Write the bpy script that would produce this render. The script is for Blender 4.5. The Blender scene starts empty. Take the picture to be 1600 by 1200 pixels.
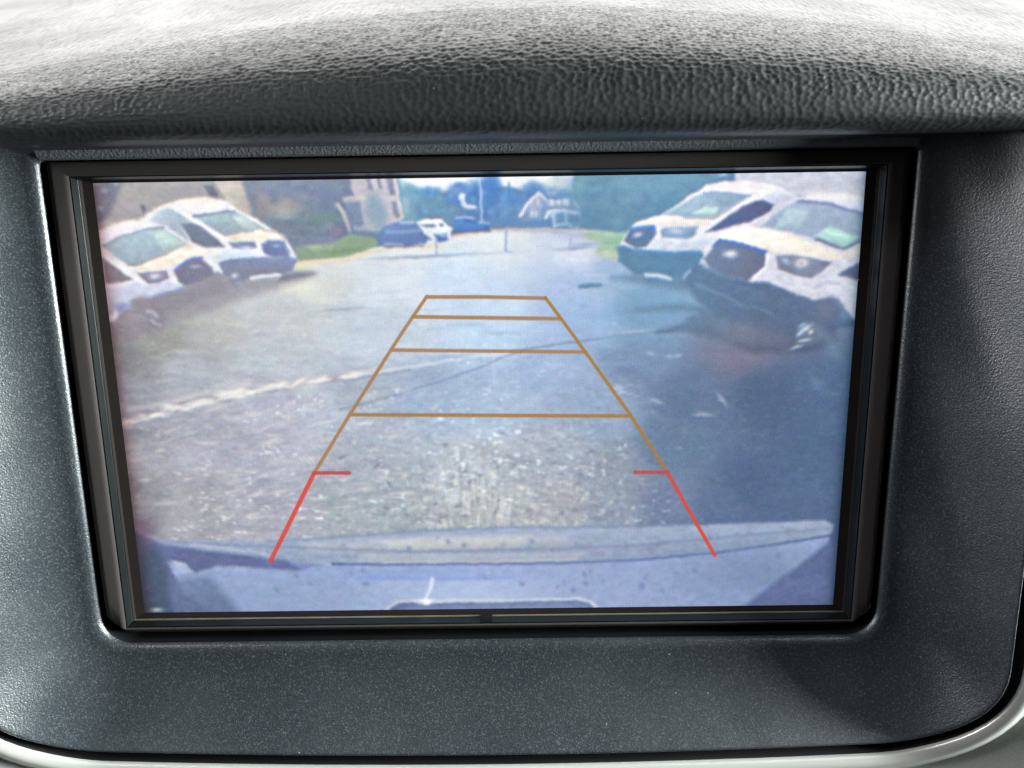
import bpy, math
import numpy as np
from mathutils import Matrix, Vector

# ------------------------------------------------------------------ camera, world, lamps, exposure
scene = bpy.context.scene
MM = 0.001
# The screen's own plane is y = 0, x to the right, z up; lengths below are in millimetres until they reach a mesh.
CAM_C = np.array([7.08557, -158.0535, 37.4086])
CAM_R = np.array([[0.99988951, -0.00612927, 0.01354278],
                  [0.00324636, 0.97908336, 0.20343362],
                  [-0.01450641, -0.20336718, 0.97899507]])
FPX = 1200.0                      # focal length in pixels of a 1600 px wide frame
SW, SH = 154.0, 93.4              # lit area of the screen

cam_d = bpy.data.cameras.new('camera')
cam = bpy.data.objects.new('camera', cam_d)
scene.collection.objects.link(cam)
right = CAM_R @ np.array([1, 0, 0]); fwd = CAM_R @ np.array([0, 1, 0]); up = CAM_R @ np.array([0, 0, 1])
m = Matrix.Identity(4)
for i in range(3):
    m[i][0] = right[i]; m[i][1] = up[i]; m[i][2] = -fwd[i]; m[i][3] = CAM_C[i] * MM
cam.matrix_world = m
cam_d.sensor_width = 36.0
cam_d.lens = 36.0 * FPX / 1600.0
cam_d.clip_start = 0.005
cam_d.clip_end = 50
cam_d.dof.use_dof = True
cam_d.dof.focus_distance = 0.160
cam_d.dof.aperture_fstop = 20.0
scene.camera = cam

world = bpy.data.worlds.new('World'); scene.world = world
world.use_nodes = True
bg = world.node_tree.nodes['Background']
bg.inputs['Color'].default_value = (0.86, 0.93, 1.0, 1)
bg.inputs['Strength'].default_value = 0.02          # the dim cabin behind the camera

scene.view_settings.view_transform = 'Standard'
scene.view_settings.look = 'None'
scene.view_settings.exposure = 0
scene.view_settings.gamma = 1


def lamp(name, loc, target, sx, sy, power, color):
    d = bpy.data.lights.new(name, 'AREA')
    d.shape = 'RECTANGLE'; d.size = sx * MM; d.size_y = sy * MM
    d.energy = power; d.color = color
    o = bpy.data.objects.new(name, d); scene.collection.objects.link(o)
    o.location = Vector(loc) * MM
    dirv = (Vector(target) - Vector(loc))
    o.rotation_euler = dirv.to_track_quat('-Z', 'Y').to_euler()
    return o


lamp('windscreen_light', (0, 300, 480), (0, -40, 40), 1250, 620, 12.0, (1.0, 0.985, 0.96))
lamp('right_window_light', (560, -88, 72), (0, -20, -20), 210, 230, 28.0, (0.91, 1.0, 0.985))
lamp('left_window_light', (-560, -95, 150), (0, -20, -10), 200, 240, 3.2, (0.97, 0.98, 1.0))
lamp('added_left_glint_light', (-430, -270, 370), (0, -20, -20), 110, 90, 0.85, (0.94, 0.97, 1.0))  # added lamp, placed to glint off the lower right corner fold
lamp('added_right_glint_light', (460, -270, 370), (0, -20, -20), 110, 90, 1.0, (0.94, 1.0, 0.99))  # added lamp, its highlight meant for the lower left corner fold
lamp('rear_window_light', (0, -1100, 260), (0, 0, 0), 1100, 420, 0.12, (1.0, 0.95, 0.92))

# ------------------------------------------------------------------ helpers
COL = scene.collection


def mesh_obj(name, verts, faces, mat, parent=None, smooth=True, uv=None):
    me = bpy.data.meshes.new(name)
    me.from_pydata([tuple(v) for v in (np.asarray(verts, float) * MM)], [], [tuple(f) for f in faces])
    me.update()
    me.materials.append(mat)
    if smooth:
        me.polygons.foreach_set('use_smooth', np.ones(len(me.polygons), dtype=bool))
    o = bpy.data.objects.new(name, me)
    COL.objects.link(o)
    if parent: o.parent = parent
    return o


def tag(o, label, cat):
    o['label'] = label; o['category'] = cat


def thing(name, label, cat, loc=(0, 0, 0)):
    o = bpy.data.objects.new(name, None); COL.objects.link(o)
    o.empty_display_size = 0.01
    o.location = Vector(loc) * MM
    tag(o, label, cat)
    return o


def grid_faces(n, k, closed_n=False):
    """vertex id = i*k + j, i along n, j along k"""
    f = []
    for i in range(n if closed_n else n - 1):
        a = i * k; b = ((i + 1) % n) * k
        for j in range(k - 1):
            f.append((a + j, a + j + 1, b + j + 1, b + j))
    return f


def catmull(pts, n):
    p = np.asarray(pts, float)
    p = np.vstack([2 * p[0] - p[1], p, 2 * p[-1] - p[-2]])
    out = []
    segs = len(p) - 3
    for s in range(segs):
        t = np.linspace(0, 1, 24, endpoint=False)[:, None]
        a, b, c, d = p[s], p[s + 1], p[s + 2], p[s + 3]
        out.append(0.5 * ((2 * b) + (-a + c) * t + (2 * a - 5 * b + 4 * c - d) * t ** 2 + (-a + 3 * b - 3 * c + d) * t ** 3))
    out.append(p[-2][None])
    q = np.vstack(out)
    L = np.concatenate([[0], np.cumsum(np.linalg.norm(np.diff(q, axis=0), axis=1))])
    return q, L


def rrect(x0, x1, z0, z1, rb, rt, n_corner=14, n_side=24):
    """contour of a rounded rectangle seen from the front, counter-clockwise from the bottom left corner; rb / rt corner radii"""
    pts = []

    def arc(cx, cz, r, a0):
        for t in np.linspace(0, 1, n_corner):
            a = math.radians(a0 + 90 * t)
            pts.append((cx + r * math.cos(a), cz + r * math.sin(a)))

    def side(p, q):
        for t in np.linspace(0, 1, n_side + 2)[1:-1]:
            pts.append((p[0] + (q[0] - p[0]) * t, p[1] + (q[1] - p[1]) * t))
    arc(x0 + rb, z0 + rb, rb, 180); side((x0 + rb, z0), (x1 - rb, z0))
    arc(x1 - rb, z0 + rb, rb, 270); side((x1, z0 + rb), (x1, z1 - rt))
    arc(x1 - rt, z1 - rt, rt, 0); side((x1 - rt, z1), (x0 + rt, z1))
    arc(x0 + rt, z1 - rt, rt, 90); side((x0, z1 - rt), (x0, z0 + rb))
    return np.array(pts)


def loft(name, rings, mat, parent=None, smooth=True):
    """rings: list of (contour Nx2, y) with y a number or an array; closed contours joined in order"""
    n = len(rings[0][0]); k = len(rings)
    V = np.zeros((n, k, 3))
    for j, (c, y) in enumerate(rings):
        V[:, j, 0] = c[:, 0]; V[:, j, 2] = c[:, 1]; V[:, j, 1] = y
    return mesh_obj(name, V.reshape(-1, 3), grid_faces(n, k, True), mat, parent, smooth)


# ------------------------------------------------------------------ materials
def new_mat(name):
    mt = bpy.data.materials.new(name); mt.use_nodes = True
    nt = mt.node_tree
    return mt, nt, nt.nodes['Principled BSDF']


def node(nt, t, **kw):
    n = nt.nodes.new(t)
    for k, v in kw.items(): setattr(n, k, v)
    return n


def grain_mat(name, base, rough, scale, bump, dist, spec=0.5, flake=0.0, tint_var=0.25, mottling=0.0, dust=0.0):
    """moulded plastic: fine pebble grain, tiny bright flecks, faint mottling"""
    mt, nt, b = new_mat(name)
    tc = node(nt, 'ShaderNodeTexCoord')
    n1 = node(nt, 'ShaderNodeTexNoise'); n1.inputs['Scale'].default_value = scale; n1.inputs['Detail'].default_value = 3
    nt.links.new(tc.outputs['Object'], n1.inputs['Vector'])
    n2 = node(nt, 'ShaderNodeTexNoise'); n2.inputs['Scale'].default_value = 45; n2.inputs['Detail'].default_value = 4
    nt.links.new(tc.outputs['Object'], n2.inputs['Vector'])
    mix = node(nt, 'ShaderNodeMapRange')
    mix.inputs['To Min'].default_value = 1 - tint_var; mix.inputs['To Max'].default_value = 1 + tint_var
    nt.links.new(n1.outputs['Fac'], mix.inputs['Value'])
    mul = node(nt, 'ShaderNodeVectorMath', operation='SCALE')
    mul.inputs[0].default_value = base
    nt.links.new(mix.outputs['Result'], mul.inputs['Scale'])
    colout = mul.outputs['Vector']
    if flake > 0:
        v = node(nt, 'ShaderNodeTexVoronoi'); v.inputs['Scale'].default_value = scale * 1.5
        nt.links.new(tc.outputs['Object'], v.inputs['Vector'])
        sep = node(nt, 'ShaderNodeSeparateColor'); nt.links.new(v.outputs['Color'], sep.inputs['Color'])
        mr = node(nt, 'ShaderNodeMapRange'); mr.inputs['From Min'].default_value = 0.80; mr.inputs['From Max'].default_value = 1.0
        mr.inputs['To Max'].default_value = flake
        nt.links.new(sep.outputs['Red'], mr.inputs['Value'])
        add = node(nt, 'ShaderNodeVectorMath', operation='ADD')
        cmb = node(nt, 'ShaderNodeCombineXYZ')
        for i in range(3): nt.links.new(mr.outputs['Result'], cmb.inputs[i])
        nt.links.new(colout, add.inputs[0]); nt.links.new(cmb.outputs['Vector'], add.inputs[1])
        colout = add.outputs['Vector']
    if dust > 0:                 # sparse pale specks of lint
        v = node(nt, 'ShaderNodeTexVoronoi'); v.inputs['Scale'].default_value = 420
        nt.links.new(tc.outputs['Object'], v.inputs['Vector'])
        sep = node(nt, 'ShaderNodeSeparateColor'); nt.links.new(v.outputs['Color'], sep.inputs['Color'])
        m1 = node(nt, 'ShaderNodeMath', operation='GREATER_THAN'); m1.inputs[1].default_value = 0.955
        nt.links.new(sep.outputs['Green'], m1.inputs[0])
        m2 = node(nt, 'ShaderNodeMapRange'); m2.inputs['From Min'].default_value = 0.02; m2.inputs['From Max'].default_value = 0.09
        m2.inputs['To Min'].default_value = dust; m2.inputs['To Max'].default_value = 0.0
        nt.links.new(v.outputs['Distance'], m2.inputs['Value'])
        m3 = node(nt, 'ShaderNodeMath', operation='MULTIPLY'); nt.links.new(m1.outputs[0], m3.inputs[0]); nt.links.new(m2.outputs['Result'], m3.inputs[1])
        mx = node(nt, 'ShaderNodeMix', data_type='RGBA'); nt.links.new(m3.outputs[0], mx.inputs['Factor'])
        nt.links.new(colout, mx.inputs['A']); mx.inputs['B'].default_value = (0.6, 0.6, 0.57, 1)
        colout = mx.outputs['Result']
    nt.links.new(colout, b.inputs['Base Color'])
    rr = node(nt, 'ShaderNodeMapRange'); rr.inputs['From Min'].default_value = 0.3; rr.inputs['From Max'].default_value = 0.7
    rr.inputs['To Min'].default_value = rough - 0.05 - mottling; rr.inputs['To Max'].default_value = rough + 0.05 + mottling
    nt.links.new(n2.outputs['Fac'], rr.inputs['Value']); nt.links.new(rr.outputs['Result'], b.inputs['Roughness'])
    b.inputs['Specular IOR Level'].default_value = spec
    bp = node(nt, 'ShaderNodeBump'); bp.inputs['Strength'].default_value = bump; bp.inputs['Distance'].default_value = dist
    nt.links.new(n1.outputs['Fac'], bp.inputs['Height']); nt.links.new(bp.outputs['Normal'], b.inputs['Normal'])
    return mt


M_fascia = grain_mat('surround_plastic', (0.027, 0.033, 0.039), 0.35, 2900, 0.6, 0.00012, 1.0, flake=0.06, tint_var=0.8, mottling=0.03, dust=0.6)
M_frame = grain_mat('frame_plastic', (0.048, 0.042, 0.040), 0.66, 3500, 0.25, 0.00008, 0.15, flake=0.0)
M_lip = grain_mat('lip_plastic', (0.16, 0.17, 0.18), 0.5, 1800, 0.8, 0.0003, 0.5)  # tone raised to make up for light missing under the hood
M_gap = grain_mat('gap_shade_tab_black', (0.006, 0.006, 0.007), 0.7, 3000, 0.1, 0.00005, 0.2)  # near-black stands in for shade in gap and groove; also colours the tab
M_pad = grain_mat('leather_grain_vinyl', (0.017, 0.019, 0.020), 0.44, 4200, 0.10, 0.00005, 0.5, mottling=0.0, dust=0.35)
M_mask = grain_mat('black_mask', (0.016, 0.013, 0.012), 0.45, 3000, 0.02, 0.00002, 0.12, dust=0.5)
M_edge = grain_mat('polished_edge', (0.005, 0.007, 0.007), 0.35, 900, 0.1, 0.00005, 0.4)
M_console = grain_mat('console_plastic', (0.30, 0.31, 0.29), 0.5, 2000, 0.2, 0.0001, 0.5)

M_gold, nt, b = new_mat('brass_edge')
b.inputs['Base Color'].default_value = (0.55, 0.50, 0.33, 1); b.inputs['Metallic'].default_value = 0.8; b.inputs['Roughness'].default_value = 0.35
tc = node(nt, 'ShaderNodeTexCoord'); nn = node(nt, 'ShaderNodeTexNoise'); nn.inputs['Scale'].default_value = 300
nt.links.new(tc.outputs['Object'], nn.inputs['Vector'])
mr = node(nt, 'ShaderNodeMapRange'); mr.inputs['To Min'].default_value = 0.2; mr.inputs['To Max'].default_value = 0.6
nt.links.new(nn.outputs['Fac'], mr.inputs['Value']); nt.links.new(mr.outputs['Result'], b.inputs['Roughness'])

M_silver, nt, b = new_mat('satin_silver')
b.inputs['Base Color'].default_value = (0.66, 0.65, 0.61, 1); b.inputs['Metallic'].default_value = 0.45
tc = node(nt, 'ShaderNodeTexCoord'); mp = node(nt, 'ShaderNodeMapping'); mp.inputs['Scale'].default_value = (60, 60, 900)
nn = node(nt, 'ShaderNodeTexNoise'); nn.inputs['Scale'].default_value = 2; nn.inputs['Detail'].default_value = 4
nt.links.new(tc.outputs['Object'], mp.inputs['Vector']); nt.links.new(mp.outputs['Vector'], nn.inputs['Vector'])
mr = node(nt, 'ShaderNodeMapRange'); mr.inputs['To Min'].default_value = 0.24; mr.inputs['To Max'].default_value = 0.42
nt.links.new(nn.outputs['Fac'], mr.inputs['Value']); nt.links.new(mr.outputs['Result'], b.inputs['Roughness'])

# ------------------------------------------------------------------ screen picture (flat print of the display, painted in code)
TW, TH = 1280, 776
rng = np.random.default_rng(7)


def project(P):
    B = np.array([[1, 0, 0], [0, 0, -1], [0, 1, 0]], float)
    q = (P - CAM_C) @ (B @ CAM_R.T).T
    return 800 + FPX * q[..., 0] / q[..., 2], 600 + FPX * q[..., 1] / q[..., 2]


# every texel of the display knows its place in the camera's sketch grid (a 1600 x 1200 drawing sheet)
uu = (np.arange(TW) + 0.5) / TW; vv = (np.arange(TH) + 0.5) / TH
PU, PV = np.meshgrid((uu - 0.5) * SW, (0.5 - vv) * SH)
X, Y = project(np.stack([PU, np.zeros_like(PU), PV], -1))
IMG = np.zeros((TH, TW, 3))


def sstep(a, b_, x):
    t = np.clip((x - a) / (b_ - a), 0, 1); return t * t * (3 - 2 * t)


_tab = rng.random((256, 256))


def vnoise(u, v, seed=0):
    iu = np.floor(u).astype(int); iv = np.floor(v).astype(int)
    fu = u - iu; fv = v - iv; fu = fu * fu * (3 - 2 * fu); fv = fv * fv * (3 - 2 * fv)
    g = lambda a, b_: _tab[(a + seed * 37) & 255, (b_ + seed * 91) & 255]
    return (g(iu, iv) * (1 - fu) + g(iu + 1, iv) * fu) * (1 - fv) + (g(iu, iv + 1) * (1 - fu) + g(iu + 1, iv + 1) * fu) * fv


def fbm(u, v, seed=0, oct=4):
    s = 0; a = 0.5; n = 0
    for o in range(oct):
        s = s + a * vnoise(u * 2 ** o, v * 2 ** o, seed + o * 3); n += a; a *= 0.55
    return s / n


def box(x0, y0, x1, y1):
    mk = (X >= x0) & (X <= x1) & (Y >= y0) & (Y <= y1)
    r = np.where(mk.any(1))[0]; c = np.where(mk.any(0))[0]
    if len(r) == 0 or len(c) == 0: return None
    return slice(r[0], r[-1] + 1), slice(c[0], c[-1] + 1)


def blend(sl, mask, col):
    c = np.asarray(col, float) / 255
    IMG[sl] = IMG[sl] * (1 - mask[..., None]) + c * mask[..., None]


def poly(pts, col, soft=2.0, a=1.0, T=None, grow=0.0):
    p = np.asarray(pts, float)
    if T: p = np.stack([T[0] + p[:, 0] / T[2], T[1] + p[:, 1] / T[2]], 1)
    mgn = soft * 2 + grow + 2
    sl = box(p[:, 0].min() - mgn, p[:, 1].min() - mgn, p[:, 0].max() + mgn, p[:, 1].max() + mgn)
    if sl is None: return
    x = X[sl]; y = Y[sl]
    d = np.full(x.shape, 1e9); inside = np.zeros(x.shape, bool)
    n = len(p)
    for i in range(n):
        ax, ay = p[i]; bx, by = p[(i + 1) % n]
        ex, ey = bx - ax, by - ay
        t = np.clip(((x - ax) * ex + (y - ay) * ey) / (ex * ex + ey * ey + 1e-9), 0, 1)
        d = np.minimum(d, np.hypot(x - ax - t * ex, y - ay - t * ey))
        if ay != by:
            c = ((ay > y) != (by > y)) & (x < (bx - ax) * (y - ay) / (by - ay) + ax)
            inside ^= c
    sd = np.where(inside, -d, d) - grow
    y0, y1 = p[:, 1].min(), p[:, 1].max(); x0, x1 = p[:, 0].min(), p[:, 0].max()
    small = min(1.0, 60.0 / max(y1 - y0, 1.0))
    sh = 1 + small * (0.13 * (0.5 - (y - y0) / max(y1 - y0, 1)) + 0.07 * ((x - x0) / max(x1 - x0, 1) - 0.5) * (1 if (x0 * 7.3) % 2 > 1 else -1)) \
        + 0.16 * (fbm(x / 10 + x0, y / 6 + y0, int(x0) % 29, 3) - 0.5)
    blend(sl, a * sstep(soft, -soft, sd), np.asarray(col, float) * sh[..., None])


def line(pts, col, w=3.0, soft=1.5, a=1.0, T=None):
    p = np.asarray(pts, float)
    if T: p = np.stack([T[0] + p[:, 0] / T[2], T[1] + p[:, 1] / T[2]], 1)
    mgn = w + soft * 2 + 2
    sl = box(p[:, 0].min() - mgn, p[:, 1].min() - mgn, p[:, 0].max() + mgn, p[:, 1].max() + mgn)
    if sl is None: return
    x = X[sl]; y = Y[sl]; d = np.full(x.shape, 1e9)
    for i in range(len(p) - 1):
        ax, ay = p[i]; bx, by = p[i + 1]; ex, ey = bx - ax, by - ay
        t = np.clip(((x - ax) * ex + (y - ay) * ey) / (ex * ex + ey * ey + 1e-9), 0, 1)
        d = np.minimum(d, np.hypot(x - ax - t * ex, y - ay - t * ey))
    blend(sl, a * sstep(w / 2 + soft, w / 2 - soft, d), col)


def blob(cx, cy, rx, ry, col, a=1.0, ang=0.0, hard=1.0, T=None):
    if T: cx, cy, rx, ry = T[0] + cx / T[2], T[1] + cy / T[2], rx / T[2], ry / T[2]
    R_ = max(rx, ry) * 2.4
    sl = box(cx - R_, cy - R_, cx + R_, cy + R_)
    if sl is None: return
    c, s = math.cos(math.radians(ang)), math.sin(math.radians(ang))
    dx = X[sl] - cx; dy = Y[sl] - cy
    q = ((dx * c + dy * s) / rx) ** 2 + ((-dx * s + dy * c) / ry) ** 2
    blend(sl, a * np.exp(-q ** hard), col)


def gblur(im, s):
    k = np.arange(-int(3 * s), int(3 * s) + 1); w = np.exp(-k * k / (2 * s * s)); w /= w.sum()
    for ax in (0, 1):
        pad = [(0, 0)] * im.ndim; r = len(k) // 2; pad[ax] = (r, r)
        q = np.pad(im, pad, mode='edge'); o = np.zeros_like(im)
        for i, wi in enumerate(w):
            o += wi * np.take(q, np.arange(i, i + im.shape[ax]), axis=ax)
        im = o
    return im


# --- tarmac: broad colours
ROAD = [(780, 372, 208, 212, 222), (640, 390, 212, 215, 222), (500, 418, 196, 198, 204), (470, 412, 214, 202, 184), (700, 430, 190, 203, 224),
        (600, 450, 198, 204, 216), (630, 435, 206, 211, 222), (900, 392, 196, 204, 220), (900, 450, 160, 180, 210), (960, 430, 150, 166, 192), (1000, 480, 116, 136, 164),
        (920, 500, 148, 170, 204), (420, 490, 186, 186, 194), (330, 520, 174, 170, 174), (250, 520, 150, 138, 144), (190, 560, 134, 126, 138),
        (200, 610, 148, 144, 160), (300, 580, 168, 170, 182), (420, 560, 182, 186, 196), (600, 520, 182, 190, 206), (760, 530, 176, 196, 222),
        (760, 480, 184, 200, 224), (860, 560, 156, 176, 206), (1000, 560, 118, 138, 168), (1080, 620, 98, 118, 148), (1200, 620, 84, 102, 132),
        (1300, 620, 86, 108, 140), (1150, 540, 120, 118, 140), (1290, 720, 84, 106, 136), (1300, 800, 88, 106, 140), (1180, 760, 84, 104, 136),
        (1050, 700, 100, 122, 150), (1050, 790, 112, 126, 154), (940, 640, 146, 164, 188), (960, 740, 142, 152, 166), (950, 800, 140, 150, 168), (1120, 800, 94, 112, 144),
        (400, 620, 176, 176, 192), (300, 690, 164, 160, 178), (230, 700, 150, 142, 160), (225, 780, 138, 126, 146), (300, 790, 158, 150, 166),
        (420, 720, 168, 168, 184), (420, 800, 162, 160, 176), (560, 640, 164, 170, 188), (560, 740, 158, 162, 176), (560, 800, 156, 162, 172),
        (680, 610, 158, 170, 196), (760, 640, 168, 184, 208), (760, 720, 168, 172, 184), (760, 800, 170, 172, 178), (860, 700, 160, 168, 182), (880, 790, 158, 162, 170)]
num = np.zeros((TH, TW, 3)); den = np.zeros((TH, TW))
for (px, py, r, g, b_) in ROAD:
    g = max(g, r - 2) + (3 if px < 800 else 0)
    w = 1.0 / (((X - px) ** 2 + (1.25 * (Y - py)) ** 2) + 500.0) ** 2.0
    num += w[..., None] * np.array([r, g, b_]) / 255; den += w
IMG[:] = num / den[..., None] * 1.03

# --- tarmac: stones and patches in ground coordinates
Yg = np.maximum(Y - 345, 6)
gu = (X - 765) / Yg * 60; gv = -9000 / (Yg + 60)
amp = sstep(420, 640, Y)
dim = 1 - 0.75 * sstep(930, 1120, X) * sstep(380, 520, Y)
n1 = fbm(X / 30 + 3, Y / 9, 1, 4) - 0.5
n2 = fbm(X / 9, Y / 3.4 + gu * 0.02, 2, 3) - 0.5
n3 = fbm(X / 5 + 5, Y / 4, 5, 2) - 0.5
n4 = fbm(X / 90, Y / 45, 9, 3) - 0.5
sp = np.clip(fbm(X / 8.5, Y / 3.6, 21, 2) - 0.62, 0, 1) * 3.2
near = sstep(600, 800, Y) * np.exp(-((X - 740) / 330) ** 2)
patch = sstep(0.47, 0.66, fbm(X / 60 + 9, Y / 28, 31, 3))
tex = 0.055 * n1 * (0.35 + amp) + 0.075 * n2 * amp + 0.08 * n4 + 0.025 * n3 * amp
tex = tex * dim + sp * (0.05 + 0.16 * patch * amp + 0.10 * near) * dim * (0.25 + 0.75 * amp)
vst = np.clip(fbm(X / 4.5, Y / 26, 41, 2) - 0.5, -1, 1) * np.exp(-((X - 745) / 75) ** 2) * sstep(690, 770, Y)
tex = tex + 0.24 * vst + 0.06 * near * n3
IMG += tex[..., None] * np.array([1.0, 0.98, 0.92])
# the smooth, worn lane in the middle of the lot and the bright strip of a concrete joint
poly([(560, 648), (640, 606), (760, 568), (860, 552), (915, 556), (985, 640), (880, 668), (700, 655)], (150, 170, 200), 14, 0.35)
line([(192, 664), (232, 652), (262, 640), (300, 634), (345, 622), (400, 614), (440, 604), (480, 596), (550, 588)], (220, 220, 218), 3, 3, 0.40)
for i in range(150):
    t = rng.random(); x = 192 + 400 * t; y = np.interp(x, [192, 262, 345, 440, 550, 592], [664, 640, 622, 604, 588, 581])
    blob(x, y + rng.normal(-2, 4.5 * (1.15 - t)), 5 + 11 * rng.random(), 1.6 + 2.0 * rng.random(), (230, 228, 224) if rng.random() > 0.2 else (140, 134, 148), 0.3 + 0.5 * rng.random(), rng.normal(-12, 9))
line([(200, 640), (250, 632), (285, 622), (330, 610), (390, 600)], (214, 208, 204), 4, 5, 0.5)
line([(540, 589), (600, 580), (660, 570), (720, 561), (800, 549)], (222, 224, 230), 3, 3, 0.7)
line([(400, 616), (480, 601), (560, 592), (640, 578)], (130, 128, 146), 2, 2.5, 0.5)
line([(530, 640), (580, 628), (640, 611), (700, 592), (760, 570), (805, 550), (860, 540), (940, 530)], (120, 132, 158), 2.2, 2.0, 0.65)
line([(800, 549), (900, 533), (1010, 520), (1050, 516)], (120, 134, 160), 2.2, 2.2, 0.6)
line([(765, 505), (768, 540), (772, 600)], (196, 206, 222), 2, 2.5, 0.5)
for i in range(210):                      # loose stones that catch the light
    x = rng.normal(430, 150); y = 590 + 220 * rng.random() ** 0.8
    if not (190 < x < 700): continue
    blob(x, y, 6 + 14 * rng.random(), 1.5 + 2.0 * rng.random(), (220, 217, 212) if rng.random() > 0.3 else (146, 142, 156), 0.18 + 0.42 * rng.random() ** 2, rng.normal(-9, 9))
for i in range(260):
    x = rng.normal(770, 130); y = 670 + 150 * rng.random() ** 0.7
    if x > 1090: continue
    blob(x, y, 2 + 5 * rng.random(), 1.4 + 2.2 * rng.random(), (224, 220, 206) if rng.random() > 0.35 else (104, 112, 130), 0.22 + 0.4 * rng.random() ** 2, rng.normal(0, 30))
for i in range(80):
    x = 200 + 800 * rng.random(); y = 410 + 160 * rng.random()
    blob(x, y, 8 + 26 * rng.random(), 1.3 + 2.0 * rng.random(), (214, 218, 226) if rng.random() > 0.4 else (140, 150, 172), (0.12 + 0.2 * rng.random()) * (0.5 if x > 950 else 1), rng.normal(-3 if x < 700 else 4, 3))
for (x, y, rx, ry, an) in [(1025, 627, 11, 3, 22), (1128, 624, 13, 3.5, 48), (1102, 647, 12, 3, 8), (1017, 553, 7, 2.5, 0), (1045, 557, 7, 2.5, 0), (1060, 556, 6, 2.5, -15), (770, 660, 4, 3, 0),
                            (990, 518, 30, 2.5, -4), (960, 507, 4, 3, 0), (1090, 648, 9, 2, 0), (930, 430, 18, 2, -2)]:
    blob(x, y, rx, ry, (200, 212, 222), 0.45, an)
for (x, y, rx, ry, a) in [(922, 447, 18, 3, .7), (1010, 486, 40, 4, .6), (1060, 516, 40, 3, .6), (900, 388, 28, 2.5, .5), (915, 382, 18, 2.5, .45), (520, 396, 60, 2.5, .35), (640, 402, 60, 2.5, .35), (700, 399, 90, 2.5, .25)]:
    blob(x, y, rx, ry, (96, 108, 130), a, -3)

# --- the background strip above the tarmac
poly([(130, 262), (1370, 250), (1370, 330), (1180, 352), (980, 362), (760, 361), (700, 372), (600, 384), (470, 404), (300, 440), (130, 470)], (112, 126, 150), 3)
# sky
poly([(617, 265), (900, 262), (898, 300), (860, 306), (790, 292), (700, 300), (628, 300)], (240, 244, 248), 3)
# far trees
for (x, y, rx, ry, c) in [(640, 322, 30, 26, (108, 152, 170)), (665, 318, 34, 24, (104, 146, 172)), (690, 330, 26, 24, (98, 140, 170)), (640, 302, 20, 12, (96, 160, 205)), (672, 300, 14, 9, (100, 160, 205)),
                          (715, 305, 20, 18, (84, 122, 195)), (718, 292, 12, 8, (96, 130, 200)), (748, 305, 24, 26, (72, 118, 190)), (768, 290, 16, 20, (72, 122, 198)), (775, 318, 26, 26, (76, 122, 186)),
                          (795, 312, 12, 20, (90, 150, 210)), (812, 318, 18, 22, (82, 130, 194)), (834, 300, 20, 16, (88, 128, 190)), (838, 318, 26, 20, (84, 118, 180)), (880, 308, 14, 12, (100, 134, 190)),
                          (800, 336, 40, 18, (96, 130, 176)), (740, 340, 40, 16, (98, 124, 176)), (860, 344, 50, 16, (96, 128, 176)), (690, 344, 30, 12, (104, 136, 166))]:
    blob(x, y, rx, ry, c, 0.95, 0, 2.2)
for i in range(120):
    x = 625 + 275 * rng.random(); y = 296 + 46 * rng.random()
    blob(x, y, 3 + 5 * rng.random(), 3 + 4 * rng.random(), (60, 100, 168) if rng.random() > 0.45 else (134, 172, 206), 0.35)
line([(795, 285), (796, 306)], (70, 120, 180), 3, 2, 0.8)
line([(749, 274), (751, 300), (753, 345)], (196, 214, 236), 3.2, 1.8, 0.85)
C_ = (600, 250, 4.444)
poly([(515, 250), (535, 228), (562, 240), (558, 290), (575, 306), (632, 312), (636, 338), (570, 345), (535, 318)], (226, 234, 246), 2, 0.85, C_)
poly([(955, 350), (1010, 290), (1075, 232), (1120, 270), (1290, 280), (1380, 300), (1385, 372), (1180, 352), (1130, 420), (955, 425)], (132, 150, 192), 2.2, 0.95, C_)
poly([(1010, 300), (1072, 240), (1100, 300), (1095, 400), (1000, 405)], (172, 176, 204), 2, 0.92, C_)
line([(945, 385), (1000, 300), (1072, 232), (1115, 268)], (230, 224, 228), 5, 1.6, 0.95, C_)
poly([(1120, 270), (1285, 280), (1300, 320), (1130, 318)], (196, 204, 222), 3, 0.7, C_)
for (x0, x1) in [(1150, 1180), (1200, 1225), (1245, 1285)]: poly([(x0, 270), (x1, 274), (x1, 318), (x0, 314)], (238, 238, 242), 1.8, 0.85, C_)
line([(1330, 290), (1355, 330)], (236, 230, 224), 5, 1.8, 0.85, C_)
for (x, y) in [(1068, 290), (1030, 375), (1060, 372)]: poly([(x - 9, y - 20), (x + 9, y - 20), (x + 9, y + 20), (x - 9, y + 20)], (226, 226, 238), 1.6, 0.8, C_)
line([(1130, 400), (1140, 362), (1180, 352), (1250, 356), (1310, 362), (1375, 372), (1392, 400), (1380, 440), (1340, 470)], (238, 244, 250), 5.5, 1.6, 0.95, C_)
line([(1190, 365), (1185, 460)], (228, 238, 248), 4.5, 1.6, 0.9, C_); line([(1265, 362), (1262, 440)], (228, 238, 248), 4, 1.6, 0.9, C_)
poly([(1140, 362), (1385, 372), (1380, 440), (1190, 455)], (196, 212, 232), 2.2, 0.85, C_)
poly([(1195, 372), (1255, 370), (1250, 430), (1200, 440)], (96, 130, 176), 2, 0.85, C_); poly([(1275, 372), (1350, 382), (1360, 420), (1280, 450)], (92, 126, 170), 2, 0.85, C_)
line([(1190, 450), (1260, 440), (1335, 470)], (206, 226, 244), 4, 2, 0.8, C_)
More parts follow.
